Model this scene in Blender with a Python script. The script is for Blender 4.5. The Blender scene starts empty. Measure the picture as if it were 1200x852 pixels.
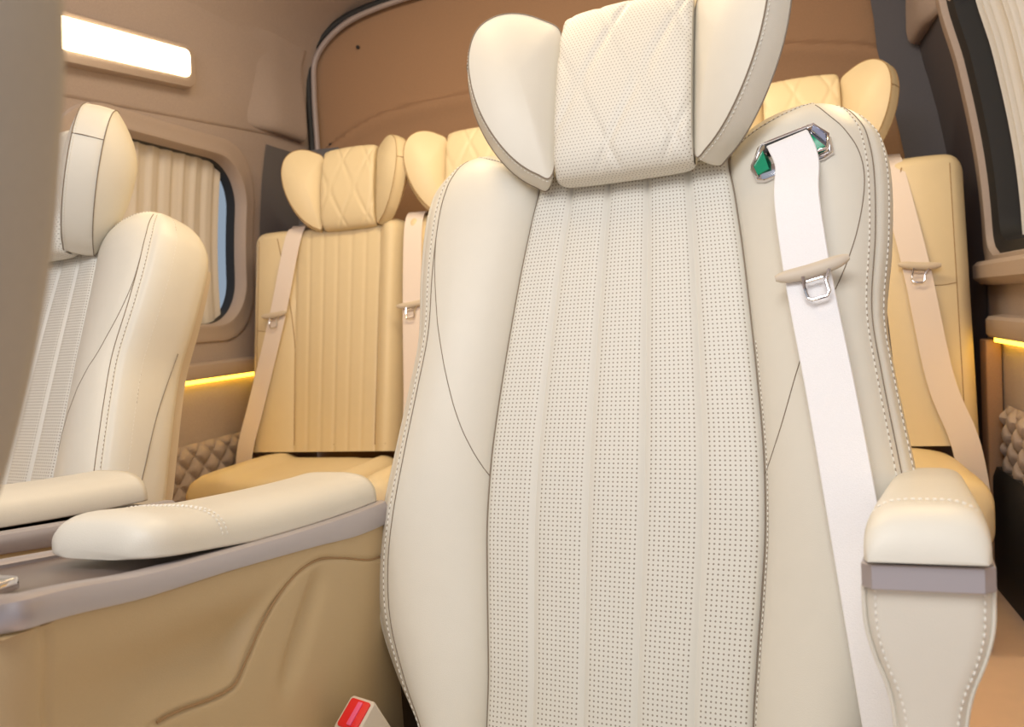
import bpy, bmesh, math, random
from mathutils import Vector, Matrix
random.seed(4)
R = math.radians
scene = bpy.context.scene
C = scene.collection

# ------------------------------------------------------------------ camera
YAW, PITCH, ROLL, FPX, CAMH = R(18.4), R(-3.6), R(3.9), 882.0, 0.92
fw = Vector((-math.sin(YAW)*math.cos(PITCH), math.cos(YAW)*math.cos(PITCH), math.sin(PITCH)))
r0 = Vector((math.cos(YAW), math.sin(YAW), 0)); u0 = r0.cross(fw)
rt = r0*math.cos(ROLL) - u0*math.sin(ROLL)
up = u0*math.cos(ROLL) + r0*math.sin(ROLL)
cam_d = bpy.data.cameras.new('camera'); cam = bpy.data.objects.new('camera', cam_d); C.objects.link(cam)
cam.matrix_world = Matrix(((rt.x, up.x, -fw.x, 0), (rt.y, up.y, -fw.y, 0), (rt.z, up.z, -fw.z, CAMH), (0, 0, 0, 1)))
cam_d.lens = FPX/1200*36; cam_d.sensor_width = 36; cam_d.clip_start = 0.02
cam_d.dof.use_dof = True; cam_d.dof.focus_distance = 0.98; cam_d.dof.aperture_fstop = 7.0
scene.camera = cam

# ------------------------------------------------------------------ world, lights, exposure
w = bpy.data.worlds.new('world'); scene.world = w; w.use_nodes = True
bg = w.node_tree.nodes['Background']; bg.inputs[0].default_value = (0.80, 0.87, 1.0, 1); bg.inputs[1].default_value = 0.45
scene.view_settings.view_transform = 'Standard'; scene.view_settings.look = 'None'
scene.view_settings.exposure = 0.07; scene.view_settings.gamma = 1; scene.view_settings.use_curve_mapping = False

def area(name, loc, target, sx, sy, power, col):
    d = bpy.data.lights.new(name, 'AREA'); d.shape = 'RECTANGLE'; d.size = sx; d.size_y = sy; d.energy = power; d.color = col
    o = bpy.data.objects.new(name, d); C.objects.link(o); o.location = loc
    o.rotation_euler = (Vector(target)-Vector(loc)).to_track_quat('-Z', 'Y').to_euler()
    return o
area('daylight_front', (-0.40, -0.45, 2.05), (-0.35, 0.95, 0.80), 1.3, 0.8, 25, (1.0, 0.99, 0.99))
area('door_daylight', (0.50, -0.35, 1.25), (-0.5, 1.1, 0.7), 0.7, 0.8, 1.6, (0.97, 0.98, 1.0))
area('warm_fill_rear', (-0.45, 1.42, 2.05), (-0.5, 2.0, 0.9), 0.9, 0.15, 9.5, (1.0, 0.81, 0.53))  # added unseen fill that warms the rear row
area('warm_fill_side', (0.40, 1.50, 1.74), (-0.75, 1.0, 0.8), 0.5, 0.10, 5.5, (1.0, 0.70, 0.32))  # added fill out of view, warms the seat flanks and headrest sides
area('warm_fill_front', (-0.50, 0.95, 2.08), (-0.75, 0.9, 0.0), 0.9, 0.15, 4.5, (1.0, 0.72, 0.36))  # unseen fill, added to warm the aisle sides of the seats

# ------------------------------------------------------------------ materials
def mat(name, col, rough=0.5, metal=0.0, noise=0.0, nscale=300, bump=0.0, bscale=500, spec=0.5, coat=0.0):
    m = bpy.data.materials.new(name); m.use_nodes = True; nt = m.node_tree; b = nt.nodes['Principled BSDF']
    b.inputs['Base Color'].default_value = (*col, 1); b.inputs['Roughness'].default_value = rough
    b.inputs['Metallic'].default_value = metal; b.inputs['Specular IOR Level'].default_value = spec
    b.inputs['Coat Weight'].default_value = coat
    tc = nt.nodes.new('ShaderNodeTexCoord')
    if noise:
        n = nt.nodes.new('ShaderNodeTexNoise'); n.inputs['Scale'].default_value = nscale; n.inputs['Detail'].default_value = 3
        nt.links.new(tc.outputs['Object'], n.inputs['Vector'])
        mx = nt.nodes.new('ShaderNodeMix'); mx.data_type = 'RGBA'
        mx.inputs['A'].default_value = (*[c*(1-noise) for c in col], 1); mx.inputs['B'].default_value = (*[min(1, c*(1+noise)) for c in col], 1)
        nt.links.new(n.outputs['Fac'], mx.inputs['Factor']); nt.links.new(mx.outputs['Result'], b.inputs['Base Color'])
    if bump:
        v = nt.nodes.new('ShaderNodeTexVoronoi'); v.inputs['Scale'].default_value = bscale
        nt.links.new(tc.outputs['Object'], v.inputs['Vector'])
        bp = nt.nodes.new('ShaderNodeBump'); bp.inputs['Strength'].default_value = bump; bp.inputs['Distance'].default_value = 0.001
        nt.links.new(v.outputs['Distance'], bp.inputs['Height']); nt.links.new(bp.outputs['Normal'], b.inputs['Normal'])
    return m

def emis(name, col, s):
    m = bpy.data.materials.new(name); m.use_nodes = True; nt = m.node_tree; b = nt.nodes['Principled BSDF']
    b.inputs['Base Color'].default_value = (*col, 1); b.inputs['Emission Color'].default_value = (*col, 1); b.inputs['Emission Strength'].default_value = s
    return m

def perforated(name, col, cellx, celly, flute, stagger=False, dot=0.26, skip=0.11):
    """holes punched in the leather; UV.x counts flutes (or metres/cellx), UV.y is metres"""
    m = mat(name, col, 0.5, 0, 0, bump=0.0); nt = m.node_tree; b = nt.nodes['Principled BSDF']; L = nt.links.new
    def M(op, a, c=None, d=None):
        n = nt.nodes.new('ShaderNodeMath'); n.operation = op
        for i, x in enumerate((a, c, d)):
            if x is None: continue
            if isinstance(x, (int, float)): n.inputs[i].default_value = x
            else: L(x, n.inputs[i])
        return n.outputs[0]
    uv = nt.nodes.new('ShaderNodeUVMap'); uv.uv_map = 'UVMap'
    sp = nt.nodes.new('ShaderNodeSeparateXYZ'); L(uv.outputs[0], sp.inputs[0])
    X, Y = sp.outputs[0], sp.outputs[1]
    cy = M('DIVIDE', Y, celly)
    cx = M('MULTIPLY', X, cellx)
    if stagger:
        row = M('FLOOR', cy); half = M('MULTIPLY', M('MODULO', row, 2.0), 0.5); cx = M('ADD', cx, half)
    fx = M('SUBTRACT', M('FRACT', cx), 0.5); fy = M('SUBTRACT', M('FRACT', cy), 0.5)
    r = M('SQRT', M('ADD', M('MULTIPLY', fx, fx), M('MULTIPLY', fy, fy)))
    d = M('LESS_THAN', r, dot)
    if flute:
        ph = M('ABSOLUTE', M('SUBTRACT', M('FRACT', X), 0.5))
        d = M('MULTIPLY', d, M('LESS_THAN', ph, 0.5-skip))
    mx = nt.nodes.new('ShaderNodeMix'); mx.data_type = 'RGBA'; L(d, mx.inputs['Factor'])
    mx.inputs['A'].default_value = (*col, 1); mx.inputs['B'].default_value = (0.30, 0.25, 0.19, 1)
    L(mx.outputs['Result'], b.inputs['Base Color'])
    return m

CREAM = (0.73, 0.685, 0.585)
M_ = {}
M_['cream'] = mat('cream_leather', CREAM, 0.42, noise=0.02, nscale=40, bump=0.12, bscale=900, spec=0.4)
M_['tan'] = mat('warm_lit_cream_leather', (0.76, 0.63, 0.41), 0.42, noise=0.02, nscale=40, bump=0.10, bscale=900, spec=0.4)  # same leather as the front seats, warm light put into its colour
M_['perf'] = perforated('perforated_leather', (0.73, 0.70, 0.62), 12.0, 0.0058, True, dot=.2)
M_['perfh'] = perforated('perforated_pillow_leather', (0.74, 0.70, 0.61), 190.0, 0.0052, False, True, 0.17)
M_['stitch'] = mat('stitch_thread', (0.82, 0.78, 0.70), 0.7)
M_['stitch2'] = mat('warm_stitch_thread', (0.66, 0.50, 0.28), 0.7)
M_['seam'] = mat('seam_shadow_gap', (0.24, 0.19, 0.14), 0.8)
M_['seamsoft'] = mat('stitch_groove', (0.33, 0.27, 0.20), 0.8)
M_['shadeL'] = mat('shaded_grey_pillar', (0.155, 0.15, 0.165), 0.8, noise=0.08, nscale=200)  # unlit tone of the left pillar put into the colour
M_['seam2'] = mat('tan_seam', (0.36, 0.22, 0.10), 0.8)
M_['belt'] = mat('belt_webbing', (0.90, 0.88, 0.88), 0.75, noise=0.05, nscale=900, bump=0.3, bscale=700)
M_['belt2'] = mat('rear_belt_webbing', (0.82, 0.72, 0.66), 0.75, noise=0.03, nscale=900)
M_['plast'] = mat('cream_plastic', (0.62, 0.53, 0.42), 0.45)
M_['console'] = mat('console_beige', (0.56, 0.41, 0.22), 0.5, noise=0.03, nscale=500, bump=0.1, bscale=900)
M_['silver'] = mat('satin_silver_trim', (0.50, 0.46, 0.47), 0.38, metal=0.5)
M_['chrome'] = mat('chrome', (0.75, 0.73, 0.74), 0.12, metal=1)
M_['green'] = mat('green_facet', (0.01, 0.30, 0.15), 0.2)
M_['blue'] = mat('pale_blue_facet', (0.45, 0.52, 0.75), 0.15, metal=0.6)
M_['tray'] = mat('dark_tray', (0.17, 0.13, 0.115), 0.3)
M_['red'] = mat('red_button', (0.75, 0.02, 0.02), 0.3)
M_['pink'] = mat('pink_button_strip', (0.85, 0.12, 0.25), 0.3)
M_['felt'] = mat('taupe_felt', (0.42, 0.345, 0.315), 0.9, noise=0.12, nscale=260, bump=0.4, bscale=700)
M_['rearfelt'] = mat('brown_felt', (0.37, 0.22, 0.13), 0.9, noise=0.12, nscale=260)
M_['trim'] = mat('taupe_trim', (0.43, 0.35, 0.31), 0.6, noise=0.05, nscale=200)
M_['dark'] = mat('shaded_dark_trim', (0.085, 0.082, 0.10), 0.7, noise=0.08, nscale=200)  # dark only for want of light, the shade is in the colour
M_['black'] = mat('black_rubber', (0.02, 0.02, 0.022), 0.6)
M_['seal'] = mat('door_seal', (0.40, 0.33, 0.32), 0.4)
M_['pillar'] = mat('near_pillar', (0.42, 0.37, 0.30), 0.8, noise=0.05, nscale=300)
M_['wood'] = mat('tan_floor', (0.80, 0.57, 0.42), 0.5, noise=0.06, nscale=20)
M_['curtain'] = mat('curtain_cloth', (0.66, 0.61, 0.55), 0.9, noise=0.03, nscale=300)
M_['curtainR'] = mat('white_curtain_cloth', (0.70, 0.71, 0.73), 0.9, noise=0.03, nscale=300)
M_['lamp'] = emis('lamp_diffuser', (1.0, 0.80, 0.48), 9)
M_['led'] = emis('led_strip_light', (1.0, 0.62, 0.06), 5)
g = bpy.data.materials.new('window_glass'); g.use_nodes = True
gb = g.node_tree.nodes['Principled BSDF']; gb.inputs['Base Color'].default_value = (0.55, 0.7, 0.8, 1); gb.inputs['Transmission Weight'].default_value = 1
gb.inputs['Roughness'].default_value = 0.02; gb.inputs['IOR'].default_value = 1.1; M_['glass'] = g

# ------------------------------------------------------------------ mesh helpers
class MB:
    def __init__(s): s.v = []; s.f = []; s.uv = {}; s.smooth = True
    def grid(s, rows, closed_col=False, closed_row=False, cap=False, uvs=None):
        b = len(s.v); n = len(rows); m = len(rows[0])
        for r_ in rows: s.v += [Vector(p) for p in r_]
        if uvs:
            k = 0
            for r_ in uvs:
                for q in r_: s.uv[b+k] = q; k += 1
        for i in range(n if closed_row else n-1):
            for j in range(m if closed_col else m-1):
                a = b+i*m+j; c = b+i*m+(j+1) % m; d = b+((i+1) % n)*m+(j+1) % m; e = b+((i+1) % n)*m+j
                s.f.append((a, c, d, e))
        if cap:
            s.f.append(tuple(b+j for j in reversed(range(m)))); s.f.append(tuple(b+(n-1)*m+j for j in range(m)))
        return s
    def tube(s, pts, r, n=8, closed=False, flat=None):
        pts = [Vector(p) for p in pts]; rows = []
        N = len(pts); ref = None
        for i, p in enumerate(pts):
            a = pts[(i-1) % N] if (closed or i) else p; c = pts[(i+1) % N] if (closed or i < N-1) else p
            t = (c-a).normalized()
            if ref is None: ref = t.orthogonal().normalized()
            x = (ref-t*ref.dot(t)); x = x.normalized() if x.length > 1e-6 else t.orthogonal().normalized(); ref = x; y = t.cross(x)
            rr = r(i/(N-1)) if callable(r) else r
            rows.append([p+(x*math.cos(2*math.pi*k/n)+y*math.sin(2*math.pi*k/n))*rr for k in range(n)])
        s.grid(rows, closed_col=True, closed_row=closed, cap=not closed); return s
    def box(s, lo, hi, bev=0.0, seg=3, mtx=None):
        bm = bmesh.new(); bmesh.ops.create_cube(bm, size=1)
        for v in bm.verts:
            v.co = Vector([lo[i]+(v.co[i]+.5)*(hi[i]-lo[i]) for i in range(3)])
        if bev: bmesh.ops.bevel(bm, geom=bm.edges[:], offset=bev, segments=seg, profile=0.5, affect='EDGES')
        b = len(s.v); bm.verts.index_update()
        for v in bm.verts: s.v.append((mtx @ v.co) if mtx else v.co.copy())
        for f in bm.faces: s.f.append(tuple(b+v.index for v in f.verts))
        bm.free(); return s
    def prism(s, poly, d0, d1, fn, bev=0.0):
        """poly: 2D outline, extruded from d0 to d1; fn(a,b,d)->3D"""
        n = len(poly); cx = sum(p[0] for p in poly)/n; cy = sum(p[1] for p in poly)/n
        rows = []
        def ins(k):
            out = []
            for (x, y) in poly:
                l = math.hypot(x-cx, y-cy); q = max(0, 1-k/l) if l else 1
                out.append((cx+(x-cx)*q, cy+(y-cy)*q))
            return out
        sgn = 1 if d1 > d0 else -1
        if bev:
            lv = [(bev, d0), (bev*.3, d0+sgn*bev*.3), (0, d0+sgn*bev), (0, d1-sgn*bev), (bev*.3, d1-sgn*bev*.3), (bev, d1)]
        else: lv = [(0, d0), (0, d1)]
        for k, d in lv: rows.append([fn(a, b, d) for a, b in ins(k)])
        s.grid(rows, closed_col=True, cap=True); return s
    def build(s, name, m, parent=None, smooth=True, mirror=False, sharp=None, noarm=False):
        me = bpy.data.meshes.new(name)
        vs = [Vector((-p.x, p.y, p.z)) if mirror else p for p in s.v]
        me.from_pydata(vs, [], s.f)
        if s.uv:
            ul = me.uv_layers.new(name='UVMap')
            for lp in me.loops: ul.data[lp.index].uv = s.uv.get(lp.vertex_index, (0, 0))
        bm = bmesh.new(); bm.from_mesh(me); bmesh.ops.recalc_face_normals(bm, faces=bm.faces[:]); bm.to_mesh(me); bm.free()
        if smooth:
            me.polygons.foreach_set('use_smooth', [True]*len(me.polygons))
            me.set_sharp_from_angle(angle=R(sharp or 38))
        me.materials.append(M_[m] if isinstance(m, str) else m)
        o = bpy.data.objects.new(name, me); C.objects.link(o); o.parent = parent
        return o

def stitches(mb, pts, step=0.0075, ln=0.0045, r=0.0009):
    pts = [Vector(p) for p in pts]; acc = 0; nxt = 0
    for a, b in zip(pts, pts[1:]):
        L = (b-a).length
        if L < 1e-7: continue
        t = (b-a)/L
        while nxt <= acc+L:
            p = a+t*(nxt-acc); x = t.orthogonal().normalized(); y = t.cross(x)
            rows = []
            for q, rr in ((-.5, .45), (-.3, 1), (.3, 1), (.5, .45)):
                rows.append([p+t*ln*q+(x*math.cos(k*math.pi/2.5)+y*math.sin(k*math.pi/2.5))*r*rr for k in range(5)])
            mb.grid(rows, closed_col=True, cap=True)
            nxt += step
        acc += L
    return mb

def tab(T, x):
    if x <= T[0][0]: return T[0][1]
    for i in range(len(T)-1):
        (a, p), (b, q) = T[i], T[i+1]
        if x <= b:
            p0 = T[i-1] if i else T[i]; p3 = T[i+2] if i+2 < len(T) else T[i+1]
            m1 = (q-p0[1])/(b-p0[0]) if b != p0[0] else 0; m2 = (p3[1]-p)/(p3[0]-a) if p3[0] != a else 0
            h = b-a; t = (x-a)/h
            return (2*t**3-3*t*t+1)*p+(t**3-2*t*t+t)*h*m1+(-2*t**3+3*t*t)*q+(t**3-t*t)*h*m2
    return T[-1][1]
def smoothpath(pts, n=8, closed=False):
    P = [Vector(p) for p in pts]; out = []; N = len(P)
    for i in range(N if closed else N-1):
        a = P[(i-1) % N] if (closed or i) else P[0]; b = P[i]; c = P[(i+1) % N]; d = P[(i+2) % N] if (closed or i+2 < N) else P[-1]
        for k in range(n):
            t = k/n
            out.append(0.5*((2*b)+(c-a)*t+(2*a-5*b+4*c-d)*t*t+(3*b-a-3*c+d)*t**3))
    if not closed: out.append(P[-1])
    return out
def tag(o, label=None, cat=None, group=None, kind=None):
    if label: o['label'] = label
    if cat: o['category'] = cat
    if group: o['group'] = group
    if kind: o['kind'] = kind
    return o
def empty(name, loc, rz=0, label=None, cat=None, group=None, scale=1):
    o = bpy.data.objects.new(name, None); C.objects.link(o); o.location = loc; o.rotation_euler = (0, 0, rz); o.scale = (scale,)*3
    o.empty_display_size = 0.1
    return tag(o, label, cat, group)
def struct(o): o['kind'] = 'structure'; return o
def copy_tree(o, parent=None):
    c = o.copy(); C.objects.link(c)
    if parent:
        c.parent = parent
    for ch in list(o.children): copy_tree(ch, c)
    return c
def sgnpow(x, p): return math.copysign(abs(x)**p, x)

def puff(mb, outline, tf, tb, fn, band=0.6, rings=8, fexp=2.2):
    """closed cushion from a 2D outline: band of side leather, domed front (+) and back (-)"""
    n = len(outline); cx = sum(p[0] for p in outline)/n; cy = sum(p[1] for p in outline)/n
    def ring(s, d): return [fn(cx+(x-cx)*s, cy+(y-cy)*s, d) for x, y in outline]
    rows = []
    for k in range(rings+1):
        s = math.sin(math.pi/2*k/rings); s = max(s, .002)
        rows.append(ring(s, tf*(band+(1-band)*(1-s**fexp))))
    for k in range(1, 4):
        t = k/4; rows.append(ring(1+.02*math.sin(math.pi*t), tf*band*(1-t)-tb*band*t))
    for k in range(rings, -1, -1):
        s = max(math.sin(math.pi/2*k/rings), .002)
        rows.append(ring(s, -tb*(band+(1-band)*(1-s**fexp))))
    mb.grid(rows, closed_col=True, cap=True); return mb

# ------------------------------------------------------------------ setting: walls, floor, ceiling, rear
XL, XR, YR = -1.65, 0.55, 2.50
CX0 = (XL+XR)/2
def lean(z):    # how far a side wall leans in at height z
    return tab([(0, 0), (.95, 0), (1.2, .012), (1.45, .05), (1.6, .085), (1.75, .098), (1.90, .135), (2.03, .25), (2.10, .48), (2.135, .85)], z)
def wall(name, X, s, y0, y1, win, m):
    """side wall with a rounded rectangular window opening win=(ya,yb,za,zb,rad)"""
    mb = MB(); ya, yb, za, zb, rad = win; mg = 0.05
    P = lambda y, z, d=0: Vector((X+s*(lean(z)+d), y, z))
    zs_lo = [0.15+(za-mg-.15)*i/6 for i in range(7)]; zs_mid = [za-mg+(zb-za+2*mg)*i/16 for i in range(17)]
    zs_hi = [zb+mg+(2.135-zb-mg)*i/16 for i in range(17)]
    def patch(u0, u1, zs, n=12): mb.grid([[P(u0+(u1-u0)*i/n, z) for i in range(n+1)] for z in zs])
    patch(y0, y1, zs_lo); patch(y0, y1, zs_hi); patch(y0, ya-mg, zs_mid); patch(yb+mg, y1, zs_mid)
    n = 32
    def loop(k):  # k=0 outer rectangle .. 1 opening, extra >1 the reveal
        out = []
        cy, cz = (ya+yb)/2, (za+zb)/2
        ho = ((yb-ya)/2+mg, (zb-za)/2+mg); hi = ((yb-ya)/2, (zb-za)/2)
        for q in range(4*n):
            side, t = divmod(q, n); t = t/n*2-1
            u, v = [(t, -1), (1, t), (-t, 1), (-1, -t)][side]
            a = Vector((u*ho[0], v*ho[1])); b = Vector((u*hi[0], v*hi[1]))
            ex = abs(b.x)-(hi[0]-rad); ez = abs(b.y)-(hi[1]-rad)
            if ex > 0 and ez > 0:
                l = math.hypot(ex, ez); m_ = max(ex, ez); f = m_/l if l else 1
                b = Vector((math.copysign(hi[0]-rad+ex*f, b.x), math.copysign(hi[1]-rad+ez*f, b.y)))
            p = a.lerp(b, min(k, 1)); out.append((cy+p.x, cz+p.y))
        return out
    rows = [[P(y, z) for y, z in loop(k)] for k in (0, .25, .5, .75, 1)]
    rows.append([P(y, z, -.05) for y, z in loop(1)])
    mb.grid(rows, closed_col=True)
    o = struct(mb.build(name, m))
    return o, P, loop
LW = (1.45, 2.14, 0.955, 1.485, 0.15)
RW = (0.55, 2.12, 0.985, 1.68, 0.06)
wl, PL, loopL = wall('wall_left', XL, 1, -0.3, YR, LW, 'felt')
wr, PR, loopR = wall('wall_right', XR, -1, 0.1, YR, RW, 'felt')

def frame_ring(P, loop, prof, m, name, parent=None):
    mb = MB(); rows = []
    base = loop(1); n = len(base); cy = sum(p[0] for p in base)/n; cz = sum(p[1] for p in base)/n
    hy = max(p[0] for p in base)-cy; hz = max(p[1] for p in base)-cz
    for off, d in prof:
        rows.append([P(cy+(y-cy)*(1+off/hy), cz+(z-cz)*(1+off/hz), d) for y, z in base])
    mb.grid(rows, closed_col=True)
    return mb.build(name, m, parent)
f1 = frame_ring(PL, loopL, [(.055, -.002), (.05, .008), (.035, .012), (.02, .010), (.012, .014), (.002, .014), (-.004, .004), (-.006, -.02), (-.006, -.05)], 'trim', 'window_1'); struct(f1)
f2 = frame_ring(PR, loopR, [(.045, -.002), (.042, .014), (.03, .018), (.0, .018), (-.004, .008), (-.006, -.03)], 'trim', 'window_2'); struct(f2)
def pane(P, win, name, parent):
    ya, yb, za, zb, _ = win
    MB().grid([[P(y, z, -.09) for y in (ya-.05, yb+.05)] for z in [za-.05+(zb-za+.1)*i/6 for i in range(7)]]).build(name, 'glass', parent)
pane(PL, LW, 'glass_pane', f1); pane(PR, RW, 'glass_pane', f2)
# black reveal seal of the right window
frame_ring(PR, loopR, [(-.004, .004), (-.03, -.004), (-.032, -.05), (0, -.06)], 'black', 'window_seal', f2)
frame_ring(PL, loopL, [(-.004, -.025), (-.007, -.026), (-.007, -.06), (0, -.06)], 'black', 'window_seal', f1)

def curtain(P, y0, y1, z0, z1, pleats, m, amp, d0=-.045, th=.003, flare=0):
    mb = MB(); n = pleats*10; rowsA = []; rowsB = []
    for k in range(21):
        z = z0+(z1-z0)*k/20; ra = []; rb = []
        for i in range(n+1):
            t = i/n; ph = t*pleats*2*math.pi+.5*math.sin(t*9)
            a = amp*(math.sin(ph)+.35*math.sin(2.3*ph+1))*(.65+.35*k/20)
            y = y0+(y1-y0)*t - flare*(1-k/20)*t
            ra.append(P(y, z, d0+a)); rb.append(P(y, z, d0+a-th))
        rowsA.append(ra+rb[::-1])
    mb.grid(rowsA, closed_col=True, cap=True)
    return mb
c1 = curtain(PL, 1.40, 2.075, .945, 1.535, 11, 'curtain', .0042).build('window_curtain', 'curtain')
tag(c1, 'beige pleated curtain drawn across the rounded window on the left wall', 'curtain')
c2 = curtain(PR, .6, 2.105, .97, 1.70, 34, 'curtainR', .010, d0=-.05, flare=0).build('window_curtain', 'curtainR')
tag(c2, 'white pleated curtain drawn across the window on the right wall', 'curtain')

# wall mouldings
mb = MB()
def run_bead(P, prof, ys, zf=lambda y, z: z):   # sweep of a (z,d) profile along y
    return [[P(y, zf(y, z), d) for z, d in prof] for y in ys]
ysL = [-.3+(YR-.05+.3)*i/20 for i in range(21)]
mb.grid(run_bead(PL, [(.845, -.002), (.842, .030), (.835, .036), (.80, .036), (.792, .030), (.79, -.002)], ysL), cap=True)
o = struct(mb.build('trim_1', 'trim'))
mb = MB(); mb.grid(run_bead(PL, [(1.580, -.002), (1.583, .004), (1.590, .0065), (1.70, .009), (1.80, .008), (1.90, -.003)], [-.3, 1.0, 1.6, 2.0, 2.2, 2.32], lambda y, z: z+(.085*(max(y, .8)-2.1) if z < 1.75 else 0)), cap=True)
struct(mb.build('trim_2', 'felt'))
mb = MB(); mb.grid(run_bead(PR, [(.845, -.002), (.842, .030), (.835, .036), (.80, .036), (.792, .030), (.79, -.002)], [.1, 1, 2.08]), cap=True)
struct(mb.build('trim_3', 'trim'))
# ledge under right window
mb = MB(); mb.grid(run_bead(PR, [(.975, .0), (.975, .035), (.965, .045), (.935, .045), (.92, .03), (.915, 0)], [.1, 1, 2.14]), cap=True)
struct(mb.build('trim_4', 'trim'))
# led strips under both ledges
for P, y0, y1, lab in ((PL, -.2, YR-.25, 'thin glowing amber light strip along the left wall'), (PR, .2, 2.07, 'thin glowing amber light strip along the right wall')):
    mb = MB(); mb.grid(run_bead(P, [(.790, .004), (.790, .022), (.780, .022), (.778, .004)], [y0, y1]), cap=True)
    tag(mb.build('light_strip', 'led'), lab, 'light strip')
# padded quilted panels low on both walls (diamond quilting)
def quilt(P, y0, y1, z0, z1, name, lab):
    mb = MB(); ny, nz = int((y1-y0)/.007), int((z1-z0)/.007)
    rows = []
    for k in range(nz+1):
        z = z0+(z1-z0)*k/nz; row = []
        for i in range(ny+1):
            y = y0+(y1-y0)*i/ny
            a = (y+z)/.075; b = (y-z)/.075
            da = abs(a-round(a)); db = abs(b-round(b)); m_ = min(da, db)
            top = min(1, (z1-z)/.02)
            row.append(P(y, z, .004+.018*(1-(1-min(1, m_/.35))**2)*top))
        rows.append(row)
    mb.grid(rows); return struct(mb.build(name, 'felt'))
quilt(PL, .9, 2.3, .3, .60, 'trim_5', '')
quilt(PR, 1.2, 2.05, .47, .63, 'trim_6', '')
mb = MB(); mb.grid(run_bead(PR, [(.176, .0), (.176, .03), (.45, .03), (.475, .022), (.475, 0)], [.1, 1, 2.08]), cap=True)
struct(mb.build('trim_15', 'black'))
# rear-side filler panels either side of the bench
struct(MB().box((.515, 2.085, .15), (.549, 2.14, .785), .004).build('trim_7', 'rearfelt'))
# D pillars (shade put into their colour) between windows and rear door
mb = MB()
mb.grid([[PR(y, z, .006) for z in [.16+(1.62-.16)*k/14 for k in range(15)]] for y in (2.185, 2.3, 2.42, 2.498)])
mb.grid([[Vector((XR-lean(z)-.006-t*.10, 2.44+.03*t, z)) for t in (0, 1)] for z in [.8+(1.95-.8)*k/14 for k in range(15)]])
struct(mb.build('trim_8', 'dark'))
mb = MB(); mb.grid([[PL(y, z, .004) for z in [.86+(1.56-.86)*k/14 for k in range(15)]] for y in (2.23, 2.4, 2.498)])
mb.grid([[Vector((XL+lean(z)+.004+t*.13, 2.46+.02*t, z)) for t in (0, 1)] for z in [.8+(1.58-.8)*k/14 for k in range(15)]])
struct(mb.build('trim_9', 'shadeL'))
# ceiling corner box that ends the overhead cove at the rear left
def corner(name, sx):
    P = PL if sx > 0 else PR
    sstep = lambda x: (lambda q: q*q*(3-2*q))(max(0, min(1, x)))
    yy_ = [2.06+.37*i/30 for i in range(31)]
    mb = MB(); mb.grid([[P(y, z, -.002+(d+.002)*sstep((y-2.06)/.22)*(1 if y < 2.425 else 0)) for z, d in ((1.612, -.002), (1.603, .006), (1.600, .018), (1.604, .028), (1.615, .034), (1.64, .036), (1.70, .032), (1.78, .020), (1.86, .008), (1.93, -.002))] for y in yy_])
    return struct(mb.build(name, 'felt'))
corner('trim_10', 1); corner('trim_11', -1)

# ceiling
ceil = MB(); ceil.grid([[Vector((XL+.85+(XR-XL-1.7)*i/10, y, 2.132+.012*math.sin(math.pi*i/10))) for i in range(11)] for y in (-.3, .5, 1.3, 2.0, YR)])
struct(ceil.build('ceiling', 'felt'))
struct(MB().box((XL-.1, -.6, .09), (XR+.1, YR+.1, .175)).build('floor', 'wood', smooth=False))
# rear wall with moulded door panel
mb = MB(); rows = []
arch = lambda x: tab([(-1.56, 1.55), (-1.50, 1.585), (-1.40, 1.64), (-1.28, 1.68), (-1.1, 1.70), (-.55, 1.715), (0.05, 1.70), (.25, 1.67), (.36, 1.64), (.44, 1.59), (.50, 1.55)], x)
xs = [XL-.02+(XR-XL+.04)*i/110 for i in range(111)]; zs = [.15+(2.16-.15)*k/150 for k in range(151)]
for z in zs:
    row = []
    for x in xs:
        dz = arch(x)-z; ramp = 1/(1+math.exp(-dz/.004))
        y = YR+.012 - .028*ramp*math.exp(-max(dz, 0)/.25) + .010*math.exp(-((dz)/.006)**2) - .010*ramp*math.exp(-((dz-.03)/.03)**2)
        row.append(Vector((x, y, z)))
    rows.append(row)
mb.grid(rows); rw = struct(mb.build('wall_rear', 'rearfelt'))
for (x, z) in ((-1.34, 1.93), (-1.485, 1.60), (.435, 1.64), (.30, 1.93)):
    MB().tube([(x, YR+.012, z), (x, YR+.003, z)], .006, 12).build('screw', 'black', rw)
dpath = smoothpath([(-1.53, YR-.02, 1.35), (-1.525, YR-.02, 1.60), (-1.52, YR-.02, 1.80), (-1.50, YR-.02, 1.91), (-1.41, YR-.02, 1.99), (-1.27, YR-.02, 2.035), (-1.0, YR-.02, 2.06), (-.5, YR-.02, 2.07), (.2, YR-.02, 2.05), (.40, YR-.02, 1.95), (.435, YR-.02, 1.78), (.475, YR-.02, 1.52), (.49, YR-.02, 1.40)], 8)
struct(MB().tube(dpath, .010, 8).build('trim_12', 'seal'))
struct(MB().tube([p+Vector((-.02 if p.x < -.5 else .02, .0, .012)) for p in dpath], .013, 8).build('trim_13', 'black'))

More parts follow.
